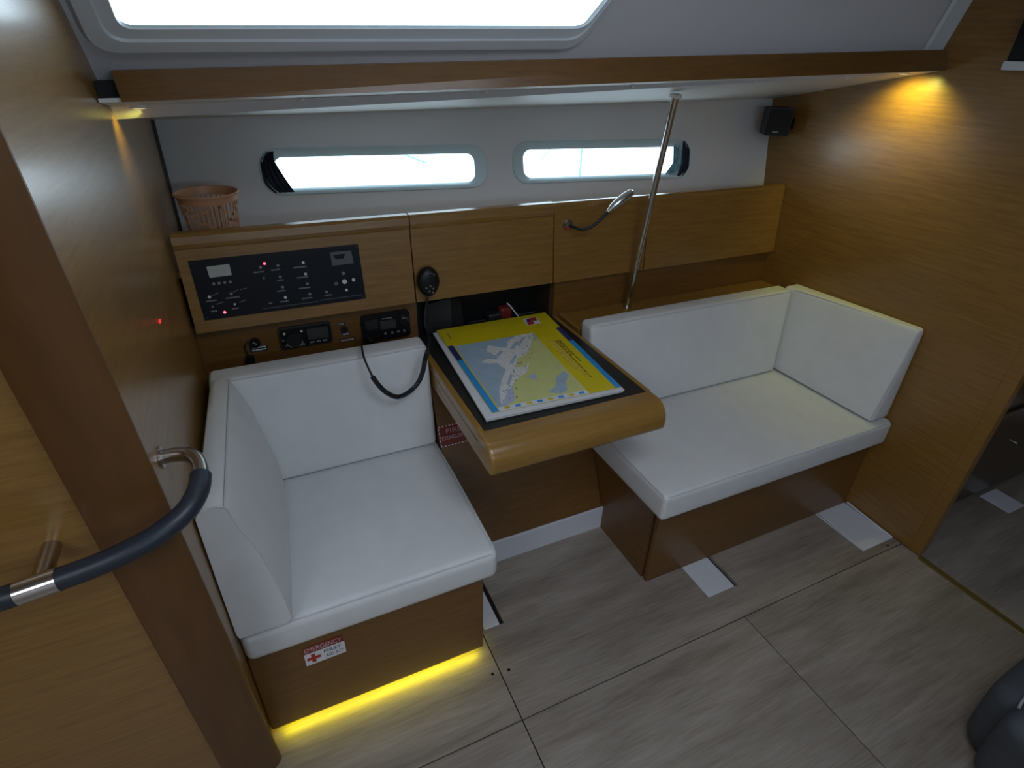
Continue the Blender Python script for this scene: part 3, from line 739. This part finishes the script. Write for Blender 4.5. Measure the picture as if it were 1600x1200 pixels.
# left side bolster with bulging inner face
bo = None
stations = []
def lprof(f):    # f 0 front .. 1 back
    y = .078+.515*f
    top = .846-.022*f; it = .040+.018*f
    ib = .104+.030*f; bul = .012*math.sin(PI*f)
    pts = [(-.014, .4555), (ib-.012, .4555), (ib+bul*.4, .470), (.097+.030*f+bul, .55), (.088+.026*f+bul, .62), (.073+.022*f+bul, .71), (it+.010+bul*.6, .79), (it+.001, top-.010), (it-.010, top), (.010+.012*f, top+.004), (-.010+.020*f, top-.002), (-.017+.022*f, top-.014), (-.018+.008*f, .65), (-.018, .47)]
    return y, pts
loops = []
for (f, s, dy) in [(0, .97, 0), (.006, 1, 0)]+[(k/10, 1, 0) for k in range(1, 10)]+[(.988, 1, 0), (1, .97, 0), (1, .90, -.004)]:
    y, pts = lprof(f); cx = sum(p[0] for p in pts)/len(pts); cz = sum(p[1] for p in pts)/len(pts)
    yy = y-.012*math.sin(PI*.5)*0
    loops.append([Vector((cx+(px-cx)*(s if s == 1 else 1-(1-s)*.9), yy+f*(pz-.4555)*.15-(.002 if s == .97 and f == 0 else 0)-(.005 if s == .90 and f == 0 else 0)+(.003 if s == .97 and f == 1 else 0)+(.005 if s == .9 and f == 1 else 0), cz+(pz-cz)*(1-(1-s)*.35))) for px, pz in pts])
m = MB().loft(loops); n_ = 14; m.f += [tuple(range(n_)), tuple(range(len(m.v)-n_, len(m.v)))]
bo = build(m, 'side_bolster', 'vinyl', None, True, 'white vinyl side bolster of the left bench against the left wall', 'cushion', 'white side bolsters', angle=42)
sp_ = []
for k in range(0, 11):
    y, pts = lprof(k/10); sp_.append((pts[7][0]-.003, y+k/10*.055, pts[7][1]+.006))
seam(sp_, bo, .0024)
y, pts = lprof(0)
seam([(px, y-.0005, pz) for px, pz in pts[1:10]], bo, .0022)
# right side bolster
c = [(2.184, .100, .4555), (XB-.003, .100, .4555), (XB-.003, .655, .4555), (2.166, .655, .4555), (2.254, .106, .828), (XB-.003, .106, .830), (XB-.003, .655, .806), (2.216, .655, .804)]
bo2 = build(cushion(c, .014, (.006, .003, .002), neg=(1, 1, 0)), 'side_bolster', 'vinyl', None, True, 'white vinyl side bolster of the right bench against the right bulkhead', 'cushion', 'white side bolsters', angle=80)
seam([(2.258, .112, .824), (2.238, .38, .815), (2.221, .60, .803)], bo2)
seam([(2.186, .104, .470), (2.219, .102, .64), (2.254, .108, .818)], bo2)

# =================================================================== CHART TABLE
tb = thing('chart_table', (.925, .5, .655), 'varnished wooden chart table with rounded front edge and black leather inset', 'table')
x0, x1 = .641, 1.214; zt = .745; zb = .660
prof = [(.290, zb), (.158, zb), (.153, zb+.004), (.151, zb+.012), (.151, zb+.034), (.154, zb+.049), (.162, zb+.063), (.174, zb+.074), (.190, zb+.081), (.210, zt), (.2425, zt), (.2425, .7120), (.290, .7120)]
m = MB().prism(prof, fyz, x0+.012, x1-.012)
fr = build(m, 'front_rail', 'wood_table', tb, True, angle=40)
for xo, xi in ((x0, x0+.012), (x1, x1-.012)):
    def shr(y_, z_, q):
        return (y_+(q if y_ < .2 else 0), max(zb+q*.6, min(zt-q*.6, z_)))
    mm = MB(); k = len(prof)
    mm.loft([[Vector((xo+(xi-xo)*f, *shr(y_, z_, q))) for y_, z_ in prof] for f, q in ((0, .007), (.18, .0035), (.5, .0008), (1, 0))])
    for st in (0, 3*k):
        mm.f += [tuple(i+st for i in t) for t in tessellate_polygon([[Vector((y_, z_, 0)) for y_, z_ in prof]])]
    build(mm, 'end_cap', 'wood_table_y', tb, True, angle=40)
for xa, xb_ in ((x0, x0+.020), (x1-.016, x1)):
    build(MB().bbox(xa, xb_, .2432, .858, .7145, zt, .002, 2), 'lid_rim', 'wood_table_y', tb)
for xa, xb_ in ((x0+.001, x0+.018), (x1-.018, x1-.001)):
    build(MB().bbox(xa, xb_, .2905, .855, zb, .7120, .002, 1), 'side_board', 'wood_table_y', tb)
build(MB().box(x0+.018, x1-.018, .285, .85, zb, zb+.01), 'bottom_board', 'wood_table', tb)
build(MB().bbox(x0+.0205, x1-.0165, .2435, .858, .733, .7445, .0025, 2), 'leather_inset', 'leather_black', tb)

# ---- folder and chart book lying on the table
fo = thing('folder', (.94, .56, .745), 'white document folder lying under the yellow chart book', 'folder')
F4 = [(.678, .276), (1.128, .262), (1.170, .845), (.712, .853)]
build(MB().prism(F4, XY(.7455), 0, .0015), 'cover', 'plastic_dark', fo)
def inset(q, d):
    cx = sum(p[0] for p in q)/4; cy = sum(p[1] for p in q)/4
    return [(cx+(p[0]-cx)*(1-d), cy+(p[1]-cy)*(1-d)) for p in q]
build(MB().prism(inset(F4, .010), XY(.747), 0, .008), 'pages', 'paper', fo)
build(MB().prism(F4, XY(.755), 0, .0015), 'cover', 'sticker_white', fo)
bkk = thing('chart_book', (.93, .57, .757), 'large yellow chart book with a coast map on its cover', 'book')
Q = [(.707, .294), (1.123, .274), (1.170, .862), (.727, .860)]    # front-left, front-right, back-right, back-left
def BQ(u, v, w):   # u across 0..1, v depth 0..1
    a = Vector(Q[0]).lerp(Vector(Q[1]), u); b = Vector(Q[3]).lerp(Vector(Q[2]), u); p = a.lerp(b, v)
    return Vector((p.x, p.y, .7605+w))
build(MB().prism(inset(Q, .012), XY(.757), 0, .0035), 'pages', 'paper', bkk)
cov = build(MB().prism([(0, 0), (1, 0), (1, 1), (0, 1)], BQ, 0, .001), 'cover', 'book_yellow', bkk)
def pr_(name, poly, mat, lift): return build(MB().prism(poly, BQ, lift, lift+.0002), name, mat, cov)
pr_('cover_edge', [(0, 0), (.045, 0), (.045, .57), (0, .57)], 'book_blue', .001)
pr_('cover_edge', [(.955, 0), (1, 0), (1, .57), (.955, .57)], 'book_blue', .001)
pr_('cover_edge', [(0, .57), (.045, .57), (.045, .76), (0, .76)], 'book_navy', .001)
pr_('cover_edge', [(.955, .57), (1, .57), (1, .76), (.955, .76)], 'book_navy', .001)
pr_('map_border', [(.05, .0), (.735, .0), (.735, .035), (.05, .035)], 'sticker_white', .001)
pr_('map_sea', [(.055, .035), (.735, .035), (.735, .745), (.055, .745)], 'map_sea', .001)
pr_('map_land', [(.115, .035), (.735, .035), (.735, .60), (.70, .745), (.66, .745), (.575, .62), (.50, .56), (.47, .44), (.43, .36), (.33, .28), (.25, .19), (.18, .10)], 'map_land', .0012)
pr_('map_islands', [(.17, .07), (.24, .19), (.32, .26), (.43, .31), (.50, .40), (.53, .50), (.62, .58), (.70, .70), (.735, .745), (.58, .745), (.47, .69), (.44, .62), (.39, .63), (.31, .69), (.26, .62), (.31, .54), (.27, .46), (.30, .38), (.23, .30), (.14, .18), (.09, .06)], 'map_chart', .0014)
pr_('map_islands', [(.16, .50), (.22, .53), (.30, .50), (.31, .46), (.22, .47)], 'map_chart', .0016)
pr_('map_islands', [(.38, .38), (.44, .47), (.52, .50), (.54, .45), (.46, .37)], 'map_land', .0018)
for q_ in ([(.30, .55), (.37, .60), (.38, .575), (.32, .53)], [(.36, .44), (.45, .52), (.455, .50), (.375, .42)], [(.45, .60), (.55, .68), (.56, .66), (.47, .58)], [(.22, .22), (.30, .32), (.315, .305), (.235, .21)], [(.52, .62), (.62, .71), (.63, .695), (.535, .605)]):
    pr_('map_channel', q_, 'map_sea', .0019)
pr_('map_violet_area', [(.40, .27), (.48, .28), (.46, .20)], 'map_violet', .0016)
pr_('map_violet_area', [(.46, .08), (.55, .12), (.60, .20), (.70, .25), (.71, .20), (.64, .14), (.61, .07), (.54, .045)], 'map_sea', .0016)
pr_('map_violet_area', [(.10, .04), (.19, .06), (.24, .16), (.21, .18), (.14, .10)], 'map_violet', .0018)
pr_('map_inset', [(.07, .66), (.30, .68), (.30, .745), (.06, .745)], 'map_sea', .0013)
rnd = random.Random(5)
m = MB()
for k in range(46):
    t = rnd.random(); u = .14+.54*t+rnd.uniform(-.04, .05); v = .10+.60*t+rnd.uniform(-.05, .05)
    if .06 < u < .72 and .05 < v < .73:
        m.prism([(u, v), (u+.006, v-.002), (u+.016, v+.008), (u+.009, v+.010)], BQ, .0021, .0023)
build(m, 'map_marks', 'print_grey', cov)
for k in range(8):
    u = .09+.082*k
    pr_('scale_square', [(u, .008), (u+.04, .008), (u+.044, .028), (u+.004, .028)], 'book_yellow' if k % 2 == 0 else 'book_blue', .0013)
lg = pr_('emblem', [(.745, .855), (.875, .855), (.885, .955), (.755, .955)], 'sticker_white', .001)
pr_('emblem_red', [(.80, .91), (.865, .90), (.875, .95), (.815, .95)], 'red', .0013)
pr_('emblem_red', [(.755, .86), (.815, .86), (.825, .90), (.77, .905)], 'red', .0013)
pr_('emblem_blue', [(.77, .905), (.80, .90), (.81, .945), (.785, .94)], 'book_navy', .0013)
for k, (u, v0, v1, mm) in enumerate(((.885, .60, .34, 'title_brown'), (.868, .60, .42, 'title_brown'), (.850, .60, .16, 'title_brown'), (.822, .60, .20, 'title_pale'), (.795, .62, .24, 'title_pale'))):
    m = MB(); v = v0; rnd = random.Random(k)
    while v > v1:
        q = rnd.uniform(.012, .04); m.prism([(u, v), (u+.013, v), (u+.013, v-q), (u, v-q)], BQ, .001, .0012); v -= q+.009
    build(m, 'title_line', mm, cov)
m = MB(); v = .95
for k in range(7): m.prism([(.06, .93-.012*k), (.075, .93-.012*k), (.075, .923-.012*k), (.06, .923-.012*k)], BQ, .001, .0012)
build(m, 'title_line', 'title_brown', cov)

# =================================================================== STICKERS
FA = XZ(.0985)
fa = thing('first_aid_sticker', (.155, .098, .246), 'red and white first aid kit sticker on the left bench front', 'sticker')
build(MB().prism([(.104, .246), (.205, .248), (.205, .294), (.104, .292)], FA, .0002, .0008), 'white_field', 'sticker_white', fa)
build(MB().prism([(.104, .292), (.205, .294), (.202, .320), (.104, .318)], FA, .0002, .0008), 'red_band', 'red_dark', fa)
text('lettering', 'EMERGENCY', 'pink_text', fa, lambda u, v, w: FA(u, v, .0008+w), .107, .297, .017, .092)
text('lettering', 'FIRST', 'ink', fa, lambda u, v, w: FA(u, v, .0008+w), .152, .274, .0125, .044)
text('lettering', 'AID KIT', 'ink', fa, lambda u, v, w: FA(u, v, .0008+w), .154, .256, .0115, .046)
build(MB().prism([(.120, .253), (.130, .253), (.130, .264), (.143, .2645), (.143, .275), (.130, .275), (.130, .286), (.120, .286), (.120, .275), (.109, .2745), (.109, .264), (.120, .264)], FA, .0008, .0012), 'red_cross', 'red', fa)
def LW(u, v, w): # on the sloping panel: v is height
    y = .424+(v-.095)*(.276/.605); return Vector((u, y-w*.91, v+w*.41))
rs = thing('red_sticker', LW(.70, .45, 0), 'red warning sticker with dashed white border below the chart table', 'sticker')
build(MB().prism([(.640, .450), (.760, .450), (.760, .518), (.640, .518)], LW, .0003, .0008), 'red_field', 'red_dark', rs)
m = MB()
for k in range(10):
    u = .643+.0122*k
    for v in (.4515, .5145): m.prism([(u, v), (u+.007, v), (u+.007, v+.003), (u, v+.003)], LW, .0008, .0011)
for k in range(5):
    v = .455+.0125*k
    for u in (.6415, .7565): m.prism([(u, v), (u+.003, v), (u+.003, v+.007), (u, v+.007)], LW, .0008, .0011)
build(m, 'dashed_border', 'mark_white', rs)
text('lettering', 'FIRE', 'pink_text', rs, lambda u, v, w: LW(u, v, .0008+w), .668, .492, .014, .055)
text('lettering', 'EXTINGUISHER', 'pink_text', rs, lambda u, v, w: LW(u, v, .0008+w), .650, .472, .012, .095)

# =================================================================== HANDRAIL
hr = thing('handrail', (-.1, -.1, 1.0), 'curved handrail with dark rubber grip and steel end, around the left corner post', 'handrail')
rp = [(-.95, -.171, .93), (-.60, -.171, .955), (-.35, -.171, .974), (-.206, -.171, .985), (-.167, -.171, .989), (-.126, -.171, .994), (-.090, -.170, .999), (-.055, -.166, 1.005), (-.014, -.153, 1.012), (.020, -.129, 1.020), (.038, -.095, 1.027), (.042, -.062, 1.030)]
full = spline(rp, 6)
build(MB().tube(full, .0162, 16), 'grip', 'rubber', hr, True)
en = spline([(.042, -.066, 1.030), (.0415, -.045, 1.030), (.036, -.016, 1.030), (.022, .006, 1.030), (.002, .014, 1.030), (XW, .015, 1.030)], 7)
build(MB().tube(en, .0125, 16), 'end_bend', 'steel', hr, True)
build(MB().tube([(XW+.0005, .015, 1.03), (XW+.004, .015, 1.03)], .019, 20), 'wall_flange', 'steel', hr, True)
build(MB().tube([(-.186, -.171, .9868), (-.186+.048, -.171, .9925)], .0172, 18), 'collar', 'chrome', hr, True)
yb = el(.985)+.006
build(MB().tube([(-.163, -.165, .988), (-.165, yb, .984)], .0125, 16), 'standoff', 'steel', hr, True)

# =================================================================== BACKGROUND BEYOND THE BULKHEAD, CORNER THINGS
lk = thing('locker', (2.95, .1, 0), 'dark wooden locker in the next cabin beyond the right bulkhead', 'locker')
build(MB().box(XB+.036, 3.85, -.09, .50, .03, .70), 'body', 'wood_dark', lk)
build(MB().box(XB+.036, 3.85, -.06, .50, .0, .03), 'plinth', 'black_matt', lk)
build(MB().bbox(2.62, 3.20, -.104, -.0905, .06, .50, .003, 1), 'door', 'wood_dark', lk)
kx = MB().loft([[Vector((2.864+r*math.cos(2*PI*k/14), y, .312+r*math.sin(2*PI*k/14))) for k in range(14)] for r, y in ((.004, -.104), (.004, -.110), (.007, -.112), (.007, -.117), (.001, -.118))])
build(kx, 'knob', 'chrome', lk, True)
build(MB().bbox(2.40, 3.85, -.11, .50, .70, .79, .015, 3), 'berth_cushion', 'bag_edge', None, True, label='grey berth cushion on the dark locker in the next cabin', cat='cushion')
build(MB().bbox(2.885, 3.005, -.212, -.095, .0, .004, .0015, 1), 'floor_pad', 'pad_white', None, label='small white floor pad in front of the dark locker', cat='pad')

tv = thing('television', (2.27, .0, 1.60), 'black flat screen with silver lower edge on the right bulkhead', 'television')
build(MB().bbox(XB-.030, XB, -.55, .192, 1.645, 2.0, .004, 2), 'screen', 'black', tv)
build(MB().bbox(XB-.034, XB, -.55, .196, 1.622, 1.645, .003, 2), 'lower_edge', 'gelcoat', tv)

bg_ = thing('grey_bag', (1.78, -.85, 0), 'dark grey padded bag standing on the floor at the lower right', 'bag')
c = [(1.712, -1.15, .002), (2.10, -1.15, .002), (2.10, -.66, .002), (1.712, -.675, .002), (1.690, -1.15, .275), (2.06, -1.15, .285), (2.06, -.655, .285), (1.690, -.668, .275)]
build(cushion(c, .055, (.008, .008, .008), n=16), 'body', 'bag_grey', bg_, True, angle=80)
c = [(1.63, -1.15, .03), (2.00, -1.15, .03), (2.00, -.725, .03), (1.63, -.735, .03), (1.585, -1.15, .310), (1.95, -1.15, .325), (1.95, -.725, .325), (1.585, -.735, .310)]
build(cushion(c, .045, (.006, .006, .006), n=16), 'pocket', 'bag_grey', bg_, True, angle=80)
build(MB().tube(spline([(1.640, -.740, .312), (1.68, -.733, .316), (1.76, -.731, .320)], 6), .003, 8), 'piping', 'bag_edge', bg_, True)
build(MB().bbox(1.515, 1.62, -.92, -.832, .300, .330, .010, 2), 'orange_tag', 'orange', bg_)
